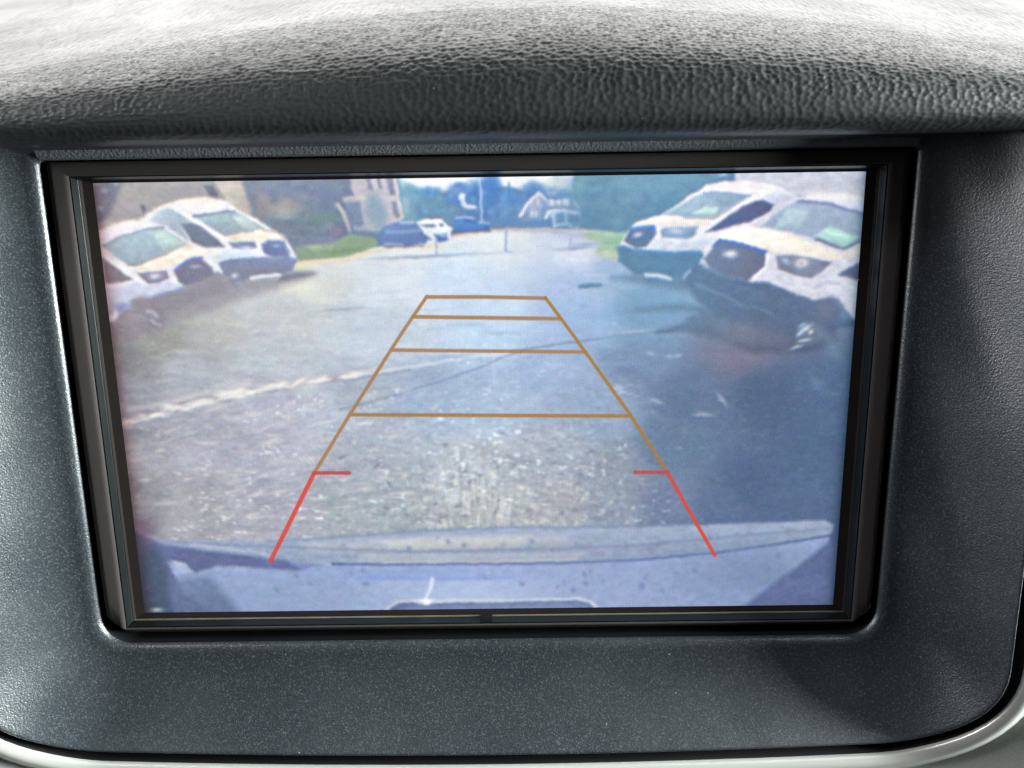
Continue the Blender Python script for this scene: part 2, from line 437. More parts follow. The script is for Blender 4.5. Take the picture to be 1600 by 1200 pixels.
# hedge on the right of the road
poly([(897, 262), (1360, 250), (1360, 300), (1200, 340), (1040, 362), (968, 366), (905, 360), (908, 330), (893, 300)], (98, 128, 152), 4)
blob(960, 300, 90, 40, (92, 124, 152), 0.8); blob(930, 345, 60, 20, (78, 106, 132), 0.8); blob(1010, 340, 50, 26, (76, 98, 120), 0.8); blob(905, 285, 10, 16, (132, 172, 160), 0.7)
blob(1090, 275, 60, 16, (112, 140, 160), 0.6); blob(1000, 286, 60, 14, (112, 146, 160), 0.6)
for i in range(170):
    x = 900 + 240 * rng.random(); y = 272 + 85 * rng.random()
    blob(x, y, 4 + 8 * rng.random(), 3 + 5 * rng.random(), (70, 98, 124) if rng.random() > 0.5 else (122, 150, 168), 0.22)
poly([(1140, 250), (1365, 250), (1365, 330), (1280, 310), (1220, 300), (1180, 290), (1150, 284)], (196, 200, 214), 4)
poly([(1108, 262), (1150, 262), (1146, 280), (1120, 280)], (84, 112, 150), 3, 0.7); blob(1130, 274, 9, 3, (190, 220, 240), 0.8)
# far kerb, grass right
line([(690, 374), (760, 361), (850, 359), (930, 362), (985, 374)], (226, 206, 186), 5, 3, 0.75)
poly([(906, 366), (930, 360), (975, 364), (985, 404), (960, 406), (930, 394), (938, 382)], (160, 186, 128), 4, 0.95)
poly([(915, 393), (950, 392), (978, 404), (960, 408)], (198, 206, 160), 4, 0.6)
poly([(930, 370), (975, 368), (975, 384), (945, 382)], (140, 170, 118), 4, 0.6)
# left: walls and trees
poly([(380, 268), (560, 264), (556, 340), (548, 372), (462, 384), (420, 340)], (112, 120, 146), 4)
for (x, y, rx, ry, c) in [(440, 292, 60, 16, (122, 130, 160)), (500, 300, 50, 18, (112, 118, 156)), (520, 320, 30, 20, (100, 104, 146)), (480, 350, 60, 18, (84, 104, 112)), (500, 338, 40, 12, (96, 122, 118)), (530, 362, 30, 10, (92, 88, 116)),
                          (525, 362, 12, 7, (134, 104, 136)), (412, 312, 16, 10, (158, 144, 140)), (440, 328, 26, 11, (190, 172, 146)), (452, 318, 16, 8, (176, 152, 132)), (445, 338, 18, 6, (170, 186, 186)), (410, 330, 10, 12, (140, 118, 116)), (468, 322, 8, 10, (150, 138, 146))]:
    blob(x, y, rx, ry, c, 0.8, 0, 1.3)
for i in range(150):
    x = 385 + 170 * rng.random(); y = 282 + 95 * rng.random()
    blob(x, y, 3 + 6 * rng.random(), 2 + 5 * rng.random(), (82, 90, 116) if rng.random() > 0.5 else (142, 148, 166), 0.25)
A_ = (100, 250, 4.0); B_ = (350, 250, 5.333)
poly([(160, 120), (940, 100), (1110, 120), (1180, 330), (1000, 330), (600, 340), (400, 400), (180, 430)], (168, 164, 164), 4, 1, A_)
poly([(160, 120), (370, 120), (330, 240), (290, 340), (220, 400), (170, 420)], (106, 110, 134), 7, 0.9, A_)
for (x, y) in [(200, 148), (325, 150), (250, 190), (230, 300), (270, 388)]: blob(x, y, 22, 12, (176, 196, 204), 0.7, 0, 1, A_)
poly([(925, 110), (1100, 110), (1160, 300), (1180, 370), (1040, 300)], (196, 190, 182), 3, 0.95, A_)
poly([(868, 160), (930, 158), (965, 232), (905, 222)], (92, 94, 118), 2.5, 0.95, A_)
poly([(475, 285), (500, 280), (515, 320), (495, 330)], (92, 88, 112), 2.5, 0.9, A_)
poly([(1040, 140), (1428, 140), (1502, 480), (1400, 580), (1250, 600), (1150, 560), (1000, 345), (1090, 320)], (192, 187, 194), 3, 0.97, B_)
poly([(1420, 140), (1600, 200), (1600, 520), (1500, 490)], (124, 168, 182), 5, 0.6, B_)
for q in ([(1178, 140), (1206, 140), (1242, 250), (1210, 252)], [(1345, 140), (1398, 140), (1428, 285), (1384, 290)], [(1396, 345), (1436, 340), (1470, 468), (1428, 480)], [(1270, 150), (1300, 150), (1325, 240), (1296, 244)]):
    poly(q, (122, 118, 146), 2.2, 0.85, B_)
poly([(1400, 140), (1428, 140), (1504, 480), (1474, 486)], (210, 204, 206), 2.2, 0.9, B_)
poly([(1000, 352), (1130, 346), (1175, 545), (1085, 575), (1030, 520)], (112, 120, 154), 3, 0.95, B_)
blob(1265, 430, 90, 150, (128, 152, 172), 0.85, -14, 1.6, B_); blob(1330, 560, 70, 40, (140, 150, 172), 0.7, 0, 1.5, B_)
poly([(985, 318), (1055, 300), (1180, 312), (1185, 336), (1060, 330), (1000, 350)], (208, 196, 188), 2.6, 0.9, B_)
poly([(920, 358), (955, 352), (1010, 440), (1058, 600), (1034, 604), (980, 450)], (204, 192, 186), 2.6, 0.85, B_)
poly([(1080, 545), (1240, 570), (1262, 600), (1080, 585)], (172, 172, 190), 3, 0.7, B_)
poly([(1490, 300), (1540, 315), (1548, 450), (1505, 470)], (176, 188, 194), 4, 0.6, B_)
poly([(1050, 590), (1260, 610), (1300, 660), (1050, 640)], (96, 104, 128), 3, 0.6, B_)
# grass left and kerb
poly([(462, 386), (519, 380), (547, 366), (588, 372), (592, 381), (566, 394), (537, 402), (466, 408)], (134, 154, 108), 3, 0.97)
poly([(480, 386), (520, 382), (522, 390), (490, 394)], (176, 192, 150), 3, 0.6); poly([(500, 392), (545, 384), (560, 390), (520, 400)], (118, 138, 84), 3, 0.6)
line([(466, 412), (540, 406), (575, 396), (600, 388), (690, 384)], (222, 204, 172), 5, 3.5, 0.85)
# parked cars in the distance
def far_car(pts, roof, win, body, dark, T):
    poly(pts, body, 2.5, 0.97, T)
    poly(roof, win[0], 2, 0.9, T)
    if dark: line(dark, (92, 88, 112), 5, 2.5, 0.8, T)
poly([(1270, 640), (1330, 560), (1400, 530), (1610, 520), (1610, 700), (1560, 715), (1290, 715)], (92, 112, 172), 2.5, 0.97, B_)
C2 = C_
poly([(0, 470), (90, 432), (210, 428), (260, 470), (300, 520), (290, 580), (120, 598), (0, 598)], (92, 112, 174), 2.5, 0.97, C2)
line([(20, 500), (150, 500), (250, 490)], (150, 170, 214), 4, 2.5, 0.7, C2); line([(110, 436), (205, 432)], (196, 208, 232), 4, 2, 0.8, C2)
line([(0, 584), (60, 580), (130, 590)], (214, 206, 216), 2.5, 2, 0.8, C2); line([(0, 602), (270, 596)], (88, 84, 108), 3, 2, 0.6, C2)
poly([(225, 430), (290, 402), (400, 408), (440, 450), (480, 480), (460, 540), (420, 570), (340, 555), (290, 520)], (226, 232, 240), 2.5, 0.97, C2)
poly([(250, 445), (350, 440), (370, 460), (300, 468)], (96, 120, 132), 2, 0.9, C2); poly([(385, 440), (415, 445), (420, 462), (395, 462)], (84, 96, 110), 2, 0.85, C2)
poly([(345, 520), (440, 510), (440, 560), (380, 572)], (70, 92, 160), 2.5, 0.9, C2); blob(410, 525, 30, 12, (190, 208, 236), 0.8, 0, 1, C2)
line([(280, 402), (390, 400)], (120, 104, 120), 3, 2, 0.8, C2)
poly([(480, 420), (520, 398), (620, 396), (650, 428), (730, 440), (740, 490), (640, 500), (490, 498)], (78, 118, 190), 2.5, 0.97, C2)
line([(500, 402), (620, 402)], (190, 210, 236), 3.5, 1.8, 0.8, C2); line([(560, 415), (630, 432)], (60, 90, 150), 4, 2, 0.7, C2); line([(660, 434), (725, 440)], (184, 208, 236), 3, 2, 0.7, C2)
line([(480, 505), (740, 494)], (96, 88, 104), 3.5, 2.2, 0.7, C2)
# posts on the lot
line([(792, 356), (791, 392)], (142, 164, 200), 3, 1.6, 0.9); line([(681, 377), (682, 398)], (150, 158, 182), 2.6, 1.6, 0.85); line([(892, 369), (891, 386)], (150, 166, 196), 2.6, 1.6, 0.85)
line([(790, 392), (800, 395)], (150, 176, 210), 3, 3, 0.5)

# --- left pair of white vans
poly([(430, 880), (560, 850), (760, 790), (960, 700), (1050, 730), (1300, 720), (1500, 700), (1560, 716), (1420, 770), (1150, 850), (900, 940), (700, 1000), (560, 1090), (400, 1130), (260, 1130), (280, 1010)], (142, 134, 144), 12, 0.85, A_)
poly([(1380, 700), (1560, 705), (1500, 730), (1350, 760)], (96, 90, 116), 6, 0.8, A_)
# van behind
poly([(470, 370), (560, 310), (640, 272), (760, 240), (900, 234), (1010, 255), (1090, 312), (1200, 368), (1290, 428), (1370, 466), (1425, 540), (1462, 630), (1420, 700), (1150, 735), (980, 715), (900, 600), (700, 480)], (228, 228, 230), 3, 1, A_)
poly([(520, 385), (640, 296), (700, 306), (800, 378), (735, 392), (780, 510), (620, 425)], (168, 184, 198), 4, 0.95, A_)
blob(850, 262, 130, 22, (240, 232, 222), 0.8, 0, 1, A_)
poly([(806, 350), (880, 338), (1070, 318), (1160, 370), (1255, 425), (1170, 438), (1080, 458), (985, 464), (900, 418)], (164, 184, 196), 2.5, 1, A_)
poly([(1060, 360), (1110, 350), (1230, 420), (1120, 432)], (202, 216, 208), 4, 0.8, A_); line([(815, 352), (880, 340), (1065, 320)], (104, 116, 160), 4, 2, 0.75, A_)
poly([(880, 345), (1040, 330), (1060, 345), (920, 372)], (168, 186, 190), 4, 0.6, A_); line([(1000, 468), (1090, 462), (1180, 440)], (120, 100, 92), 2, 1.6, 0.7, A_)
line([(690, 302), (800, 372), (900, 432), (1010, 500)], (240, 240, 242), 5, 2.5, 0.95, A_)
poly([(732, 396), (800, 392), (890, 440), (1005, 540), (890, 548), (800, 512)], (100, 112, 140), 2.8, 1, A_)
poly([(1010, 486), (1090, 462), (1240, 434), (1340, 458), (1395, 505), (1240, 508), (1060, 508)], (240, 228, 214), 3, 0.9, A_)
line([(1240, 434), (1340, 456), (1400, 510), (1440, 570)], (110, 112, 126), 2, 2, 0.6, A_)
poly([(1025, 512), (1195, 512), (1205, 548), (1120, 562), (1060, 545)], (112, 122, 168), 2.2, 0.95, A_); blob(1140, 545, 40, 12, (226, 232, 240), 0.85, 0, 1.3, A_)
poly([(1232, 525), (1280, 505), (1375, 503), (1415, 560), (1410, 605), (1300, 604), (1255, 585)], (92, 108, 168), 3, 1, A_); blob(1330, 532, 28, 9, (190, 206, 236), 0.8, 0, 1.2, A_)
poly([(1390, 500), (1420, 540), (1440, 590), (1420, 590)], (226, 232, 238), 2, 0.85, A_)
poly([(965, 650), (1000, 622), (1260, 606), (1400, 600), (1462, 622), (1425, 692), (1330, 722), (1150, 742), (1000, 722)], (112, 122, 164), 3, 1, A_)
poly([(1000, 680), (1430, 650), (1420, 695), (1150, 742), (1010, 722)], (114, 114, 140), 5, 0.8, A_)
poly([(1000, 560), (1060, 560), (1230, 560), (1262, 600), (1000, 622), (930, 612)], (212, 222, 240), 3, 0.9, A_)
line([(1170, 738), (1250, 724), (1345, 716)], (224, 228, 236), 6, 2.2, 0.9, A_); blob(1082, 745, 50, 46, (108, 108, 134), 0.85, 10, 2.0, A_); blob(1068, 720, 22, 16, (220, 222, 226), 0.85, 0, 1.2, A_); blob(1095, 770, 30, 16, (160, 164, 190), 0.7, 20, 1.2, A_)
blob(1400, 560, 14, 60, (230, 236, 240), 0.35, -20, 1.3, A_)
# van in front
poly([(215, 440), (330, 392), (430, 374), (520, 380), (640, 420), (790, 524), (880, 556), (925, 612), (975, 692), (760, 790), (560, 856), (430, 866), (300, 1010), (270, 1000)], (224, 224, 230), 3, 1, A_)
blob(420, 400, 150, 26, (238, 234, 228), 0.8, -6, 1, A_)
poly([(246, 545), (340, 490), (500, 440), (615, 424), (775, 525), (650, 580), (550, 622), (440, 662), (380, 642), (300, 592)], (164, 184, 196), 2.8, 1, A_)
poly([(560, 455), (620, 440), (760, 525), (640, 570), (590, 530)], (192, 213, 208), 5, 0.85, A_); line([(250, 540), (340, 488), (500, 438), (620, 424)], (120, 134, 158), 3.5, 2, 0.6, A_)
line([(400, 655), (470, 655), (560, 620), (650, 585)], (118, 104, 98), 2.2, 1.6, 0.65, A_); line([(610, 560), (650, 575), (720, 545)], (206, 170, 150), 3, 2.5, 0.5, A_)
poly([(440, 680), (560, 628), (650, 592), (775, 540), (880, 560), (900, 600), (790, 618), (700, 652), (570, 690), (480, 700)], (238, 228, 214), 3, 0.9, A_)
blob(780, 540, 30, 14, (214, 160, 140), 0.5, 0, 1, A_)
line([(232, 575), (300, 640), (380, 692), (470, 760)], (236, 236, 238), 5, 2.6, 0.95, A_)
poly([(240, 612), (330, 676), (432, 748), (300, 784), (262, 765)], (130, 118, 128), 3, 0.95, A_)
poly([(462, 712), (560, 700), (640, 690), (655, 742), (600, 768), (525, 772)], (122, 116, 152), 2.4, 0.95, A_); blob(570, 728, 42, 20, (224, 226, 232), 0.85, -10, 1.3, A_)
poly([(684, 700), (770, 630), (850, 612), (925, 672), (940, 740), (750, 790), (710, 745)], (104, 102, 132), 3, 1, A_); line([(690, 690), (770, 628), (860, 612)], (70, 96, 200), 4, 2.2, 0.8, A_); blob(825, 668, 34, 11, (196, 204, 226), 0.8, -5, 1.2, A_)
line([(900, 600), (940, 660), (975, 700)], (222, 228, 236), 5, 2.2, 0.85, A_)
poly([(258, 775), (430, 760), (520, 782), (650, 760), (745, 782), (560, 852), (432, 862), (420, 925), (360, 955), (290, 965)], (192, 196, 216), 3.5, 0.95, A_)
line([(560, 856), (660, 828), (760, 790)], (120, 140, 214), 4, 2.2, 0.8, A_)
line([(265, 790), (300, 800), (420, 765)], (226, 224, 226), 3, 2.4, 0.8, A_)
poly([(420, 880), (470, 858), (560, 856), (760, 795), (960, 705), (1050, 760), (980, 830), (700, 930), (560, 960), (440, 960)], (132, 126, 140), 8, 0.85, A_)
blob(350, 930, 60, 30, (120, 126, 190), 0.7, -20, 1.2, A_); blob(315, 970, 24, 46, (222, 230, 244), 0.85, 10, 1.2, A_)
blob(572, 985, 66, 60, (112, 106, 124), 0.85, 20, 2.0, A_); blob(566, 984, 38, 36, (146, 142, 156), 0.6, 20, 2.0, A_)
line([(520, 945), (560, 950), (580, 975)], (196, 190, 196), 5, 2.6, 0.75, A_); line([(545, 1000), (570, 1020), (600, 1030)], (200, 194, 196), 4, 2.4, 0.7, A_); line([(400, 970), (480, 970), (520, 1000)], (166, 162, 178), 3, 3, 0.5, A_)

# --- right pair of white vans
D_ = (900, 250, 3.2)
poly([(180, 590), (300, 570), (560, 560), (1000, 640), (1320, 740), (1300, 900), (1150, 960), (900, 970), (700, 900), (520, 850), (400, 860), (520, 820), (600, 760), (300, 740), (480, 720), (640, 730), (560, 660)], (84, 92, 116), 9, 0.85, D_)
poly([(215, 440), (255, 355), (300, 312), (430, 270), (560, 185), (650, 126), (740, 104), (900, 106), (1010, 132), (1120, 185), (1180, 180), (1000, 330), (720, 400), (600, 560), (420, 570), (280, 560), (210, 490)], (226, 226, 232), 3, 1, D_)
line([(255, 350), (300, 308), (430, 264), (560, 178), (650, 118), (740, 98)], (92, 100, 112), 2.5, 2, 0.6, D_)
poly([(940, 180), (1010, 150), (1110, 185), (1000, 290), (960, 300)], (190, 196, 216), 4, 0.9, D_)
blob(830, 130, 120, 16, (238, 232, 228), 0.7, 0, 1, D_)
poly([(430, 278), (545, 212), (640, 164), (760, 166), (875, 182), (765, 252), (690, 292), (560, 288)], (160, 184, 196), 2.6, 1, D_)
poly([(640, 170), (860, 182), (760, 240), (690, 215)], (140, 158, 176), 4, 0.7, D_); poly([(585, 268), (650, 230), (715, 240), (680, 278)], (196, 226, 216), 2.5, 0.9, D_)
line([(640, 164), (760, 166), (870, 182)], (120, 130, 190), 3, 2, 0.7, D_); line([(540, 290), (690, 296), (770, 255)], (110, 104, 110), 2, 1.6, 0.6, D_)
line([(640, 350), (760, 270), (900, 180)], (236, 234, 238), 5, 2.4, 0.9, D_)
poly([(650, 362), (760, 282), (850, 222), (930, 200), (990, 225), (962, 272), (860, 312), (720, 348)], (86, 76, 116), 2.8, 1, D_); blob(800, 300, 60, 14, (70, 84, 150), 0.6, -28, 1, D_)
poly([(300, 315), (430, 275), (560, 290), (680, 300), (600, 330), (420, 335)], (238, 230, 222), 3, 0.8, D_)
poly([(240, 405), (272, 342), (390, 332), (400, 370), (355, 432), (300, 442)], (84, 84, 120), 2.6, 1, D_); line([(272, 342), (390, 332), (400, 365)], (60, 100, 210), 4, 2, 0.8, D_); blob(308, 374, 22, 12, (214, 222, 234), 0.9, -10, 1.2, D_)
poly([(425, 345), (520, 335), (615, 332), (600, 360), (555, 396), (430, 386)], (134, 148, 178), 2.4, 0.95, D_); blob(500, 355, 40, 16, (206, 216, 230), 0.75, 0, 1.2, D_); blob(580, 372, 22, 14, (120, 112, 130), 0.8, -30, 1.2, D_)
poly([(205, 440), (240, 425), (300, 448), (480, 458), (625, 452), (660, 500), (600, 570), (480, 585), (290, 572), (215, 505)], (76, 98, 128), 3.5, 1, D_)
poly([(400, 402), (560, 405), (700, 380), (640, 450), (480, 462), (330, 450)], (202, 212, 230), 3, 0.9, D_); line([(300, 450), (480, 462), (620, 456)], (70, 110, 190), 3, 2, 0.7, D_)
line([(350, 574), (410, 578), (470, 592)], (216, 228, 240), 6, 2.6, 0.85, D_)
# nearer van
poly([(615, 520), (690, 385), (760, 345), (870, 332), (960, 258), (1080, 200), (1200, 170), (1320, 164), (1470, 190), (1470, 800), (1390, 800), (1310, 690), (1190, 705), (960, 615), (850, 606), (700, 560)], (206, 208, 222), 3, 1, D_)
blob(1270, 182, 160, 20, (236, 232, 230), 0.85, 3, 1, D_)
poly([(925, 332), (1010, 258), (1110, 205), (1250, 216), (1450, 275), (1450, 385), (1345, 440), (1200, 392), (1050, 352)], (156, 172, 192), 3, 1, D_)
poly([(990, 335), (1060, 240), (1165, 260), (1110, 352)], (176, 200, 210), 3, 0.85, D_); line([(1110, 205), (1250, 216), (1450, 275)], (96, 100, 160), 4, 2.4, 0.75, D_)
poly([(1190, 378), (1270, 332), (1415, 385), (1350, 432)], (170, 214, 206), 3, 0.95, D_); line([(1250, 360), (1360, 385)], (206, 236, 222), 4, 2, 0.8, D_)
line([(1200, 395), (1340, 446), (1440, 400)], (84, 88, 100), 4, 1.8, 0.8, D_); line([(1010, 375), (1080, 390), (1150, 412)], (132, 112, 104), 3, 1.4, 0.8, D_)
poly([(700, 385), (760, 348), (880, 335), (1040, 362), (1330, 468), (1460, 430), (1460, 482), (1290, 500), (1000, 462), (740, 405)], (240, 232, 222), 3, 0.95, D_)
poly([(640, 495), (715, 402), (800, 418), (955, 462), (945, 525), (855, 604), (760, 582), (680, 545)], (104, 98, 122), 3, 1, D_); line([(690, 430), (722, 402), (820, 420), (955, 462)], (62, 82, 196), 4.5, 2.2, 0.85, D_)
blob(772, 470, 36, 20, (216, 222, 232), 0.95, 0, 1.3, D_); line([(640, 495), (680, 545), (760, 584), (850, 606)], (80, 60, 84), 2, 2, 0.6, D_)
poly([(1000, 480), (1100, 478), (1285, 510), (1230, 555), (1175, 592), (1090, 572), (1012, 545)], (128, 124, 142), 2.6, 1, D_); blob(1128, 515, 34, 24, (226, 230, 236), 0.9, 0, 1.3, D_); blob(1050, 505, 24, 14, (186, 196, 216), 0.8, 30, 1.3, D_)
blob(1125, 518, 12, 8, (140, 130, 150), 0.7, 0, 1, D_); blob(1240, 520, 30, 10, (92, 80, 110), 0.6, 0, 1, D_)
line([(960, 470), (950, 530), (880, 606)], (232, 232, 238), 5, 2.4, 0.9, D_)
poly([(1310, 572), (1470, 478), (1470, 620)], (82, 82, 112), 3, 0.95, D_); line([(1190, 640), (1250, 610), (1310, 620)], (170, 176, 200), 4, 3, 0.6, D_)
poly([(530, 595), (560, 548), (630, 525), (760, 588), (860, 608), (960, 622), (1190, 708), (1280, 686), (1320, 750), (1290, 860), (1150, 900), (900, 850), (700, 780), (600, 690)], (78, 88, 118), 6, 0.95, D_)
line([(600, 620), (700, 660), (860, 740)], (120, 134, 160), 4, 4, 0.5, D_); line([(570, 552), (540, 590)], (190, 206, 226), 4, 2.5, 0.7, D_); line([(880, 735), (980, 770)], (112, 120, 146), 3, 3, 0.6, D_)
blob(1250, 740, 50, 50, (104, 98, 122), 0.7, 0, 1.2, D_); blob(840, 870, 170, 70, (122, 116, 136), 0.75, 8, 1, D_); blob(1020, 900, 90, 40, (104, 106, 130), 0.5, 0, 1, D_)
poly([(1310, 790), (1400, 800), (1390, 830), (1290, 850)], (66, 90, 124), 4, 0.8, D_)
blob(1175, 868, 105, 86, (84, 92, 118), 0.85, -15, 2.0, D_); blob(1165, 866, 62, 56, (112, 124, 148), 0.7, -15, 2.2, D_); blob(1170, 868, 34, 30, (90, 98, 122), 0.7, 0, 1.8, D_)
for (x, y, rx, ry, an, c) in [(1150, 842, 30, 12, -35, (206, 214, 220)), (1120, 866, 26, 9, -45, (176, 206, 226)), (1175, 862, 16, 10, -30, (224, 214, 196)), (1140, 902, 36, 7, -14, (190, 198, 212)), (1105, 936, 36, 8, -18, (180, 190, 206)), (1130, 826, 20, 8, -30, (140, 190, 226))]:
    blob(x, y, rx, ry, c, 0.9, an, 1.1, D_)
for (x, y) in [(1250, 880), (1290, 960), (1200, 1110)]: blob(x, y, 60, 30, (116, 138, 168), 0.4, 40, 1, D_)
line([(400, 862), (500, 845), (560, 835)], (82, 96, 120), 3, 2.5, 0.6, D_); line([(20, 636), (80, 628), (125, 624)], (78, 92, 116), 5, 3, 0.8, D_)

# --- own bumper along the bottom of the picture
edge_top = [(190, 815), (216, 826), (253, 842), (330, 845), (420, 846), (520, 840), (600, 834), (700, 827), (800, 824), (900, 824), (1000, 823), (1150, 818), (1290, 813), (1303, 820), (1300, 832)]
crease = [(1295, 836), (1200, 852), (1100, 865), (1000, 874), (900, 878), (800, 880), (700, 881), (600, 882), (520, 881), (450, 876), (400, 870), (356, 863), (256, 850), (205, 832)]
poly(edge_top + crease, (150, 164, 188), 2.5)
line(edge_top[4:13], (118, 136, 172), 3, 3, 0.6)
poly([(470, 850), (600, 842), (700, 838), (860, 836), (900, 842), (880, 856), (700, 862), (560, 866), (480, 862)], (180, 184, 190), 9, 0.7)
poly([(580, 846), (700, 841), (830, 838), (800, 852), (640, 858)], (204, 204, 200), 7, 0.55)
poly([(560, 866), (800, 864), (920, 862), (900, 876), (700, 879), (560, 880)], (182, 186, 194), 4, 0.5)
line([(256, 846), (360, 852), (470, 856), (640, 862), (860, 858), (1000, 852), (1150, 838), (1295, 826)], (118, 130, 164), 4, 3, 0.5)
line([(300, 850), (360, 858), (420, 866)], (196, 192, 200), 2.5, 2, 0.6); line([(600, 879), (760, 878), (900, 874)], (206, 196, 186), 2.2, 1.6, 0.7)
poly([(200, 830), (256, 851), (356, 864), (450, 877), (520, 882), (700, 882), (900, 879), (1000, 875), (1200, 853), (1296, 837), (1310, 960), (200, 970)], (147, 163, 199), 2)
line([(520, 881), (600, 882.5), (700, 882), (800, 881), (900, 879), (1000, 875), (1100, 866), (1200, 853), (1295, 837)], (88, 108, 160), 4, 1.8, 0.85)
for (x, y, rx, ry, c, a) in [(740, 925, 150, 36, (176, 192, 222), .8), (420, 935, 120, 40, (140, 159, 194), .8), (950, 910, 150, 36, (146, 161, 198), .6), (1180, 895, 110, 45, (122, 141, 176), .9), (640, 895, 150, 9, (136, 156, 204), .6)]:
    blob(x, y, rx, ry, c, a)
line([(560, 903), (700, 905), (800, 902)], (120, 148, 214), 4, 4, 0.55)
poly([(1302, 834), (1290, 850), (1240, 890), (1160, 948), (1310, 955)], (92, 106, 146), 6, 0.9)
poly([(1215, 905), (1300, 900), (1303, 950), (1170, 950)], (104, 116, 158), 8, 0.5)
poly([(200, 826), (256, 851), (356, 864), (450, 877), (470, 890), (400, 886), (340, 884), (305, 896), (262, 878), (275, 905), (290, 930), (345, 965), (215, 970)], (98, 107, 146), 4, 0.95)
poly([(400, 870), (450, 876), (500, 882), (460, 893), (395, 886)], (104, 118, 168), 6, 0.6)
poly([(215, 840), (250, 860), (262, 900), (270, 965), (220, 965)], (82, 97, 122), 8, 0.95); blob(225, 830, 22, 22, (118, 98, 122), 0.7)
poly([(268, 905), (330, 900), (380, 965), (275, 965)], (102, 117, 150), 12, 0.8)
poly([(266, 875), (290, 880), (304, 894), (290, 896), (275, 888)], (176, 186, 220), 3, 0.85)
blob(245, 953, 8, 3, (206, 216, 224), 0.8)
line([(676, 905), (672, 922), (664, 938)], (226, 234, 244), 5, 3.5, 0.7)
poly([(592, 964), (606, 946), (620, 939), (650, 936), (800, 937), (905, 934), (925, 939), (942, 954), (940, 966)], (206, 204, 204), 3, 0.55)
poly([(598, 966), (610, 949), (624, 943), (645, 941), (662, 945), (690, 942), (800, 941), (900, 938), (920, 942), (936, 956), (936, 966)], (108, 122, 158), 2.2, 1)
poly([(605, 966), (640, 948), (900, 944), (925, 960)], (126, 140, 178), 5, 0.7); poly([(655, 938), (676, 938), (668, 946)], (238, 236, 230), 2.5, 0.9)
for i in range(46):
    x = 440 + 760 * rng.random(); y = 838 + 100 * rng.random()
    if y > 930 and 600 < x < 940: continue
    blob(x, y, 2 + 4 * rng.random(), 2 + 3.2 * rng.random(), (112, 126, 162), 0.12 + 0.35 * rng.random(), rng.random() * 90)
for (x, y) in [(571, 913), (432, 922), (465, 900), (816, 913), (913, 898), (915, 912), (895, 922), (1002, 913), (1085, 891), (1216, 868), (700, 846), (832, 846), (725, 852), (640, 856)]:
    blob(x, y, 4.6, 3.8, (108, 124, 162), 0.6, 40)

# --- camera processing: soft, over-sharpened, tinted towards the edges
IMG = np.clip(IMG, 0, 1)
# veil of stray light in the cheap lens: lifts the darks of the upper half, warm on the left, cyan on the right
hx = np.array([130, 330, 640, 760, 960, 1050, 1200, 1360]); up_ = sstep(590, 470, Y)
veil = np.stack([np.interp(X, hx, c) for c in ([166, 168, 150, 136, 138, 130, 138, 150], [166, 170, 186, 186, 192, 190, 178, 176], [170, 176, 206, 222, 224, 226, 206, 202])], -1) / 255
hh = np.interp(X, hx, [0.34, 0.42, 0.34, 0.22, 0.42, 0.44, 0.32, 0.34]) * up_
IMG += hh[..., None] * np.maximum(veil - IMG, 0)
# low-bitrate video: shapes smear and wobble a little
wx = (vnoise(X / 13, Y / 11, 51) - 0.5) * 2.6 + (vnoise(X / 5, Y / 5, 57) - 0.5) * 1.3
wy = (vnoise(X / 13 + 30, Y / 11, 53) - 0.5) * 2.2 + (vnoise(X / 5 + 9, Y / 5, 59) - 0.5) * 1.2
ii, jj = np.meshgrid(np.arange(TW), np.arange(TH))
IMG = IMG[np.clip(np.round(jj + wy).astype(int), 0, TH - 1), np.clip(np.round(ii + wx).astype(int), 0, TW - 1)]
mot = (fbm(X / 11, Y / 7, 61, 3) - 0.5)
IMG *= (1 + 0.055 * mot)[..., None]
for ch, sd in ((0, 71), (1, 77), (2, 83)):
    IMG[..., ch] += 0.026 * (fbm(X / 13, Y / 9, sd, 2) - 0.5)
IMG = gblur(IMG, 1.7)
IMG = IMG + 0.24 * (IMG - gblur(IMG, 3.5)) + 0.12 * (IMG - gblur(IMG, 12.0))
grey = IMG.mean(-1, keepdims=True)
IMG = grey + 0.92 * (IMG - grey)
IMG = 0.60 + 1.12 * (IMG - 0.60) + 0.018
IMG[1:, :, 2] = 0.5 * IMG[1:, :, 2] + 0.5 * IMG[:-1, :, 2]
IMG[:-1, :, 0] = 0.5 * IMG[:-1, :, 0] + 0.5 * IMG[1:, :, 0]

# --- parking guide lines drawn by the display itself
AMB = (170, 128, 88); AMB2 = (170, 124, 66); RED = (218, 78, 68); RED2 = (196, 76, 80)
line([(667, 464), (760, 464), (852, 466)], AMB, 5.8, 1.2, 0.95)
line([(645, 495), (876, 498)], AMB, 5.9, 1.2, 0.95)
line([(611, 547), (760, 548.5), (915, 550)], AMB, 5.6, 1.2, 0.93)
line([(547, 648), (760, 649), (985, 650)], AMB2, 5.6, 1.2, 0.93)
line([(667, 463), (628, 520), (547, 647), (491, 739)], AMB, 5.4, 1.2, 0.95)
line([(852, 465), (893, 520), (984, 647), (1042, 737)], AMB2, 5.2, 1.2, 0.95)
line([(491, 739), (423, 876)], RED, 6.8, 1.1, 0.95); line([(491, 739), (546, 739)], RED2, 5.6, 1.1, 0.92)
line([(1042, 737), (1117, 868)], RED, 5.6, 1.1, 0.95); line([(992, 738), (1043, 738)], RED2, 5.6, 1.1, 0.92)

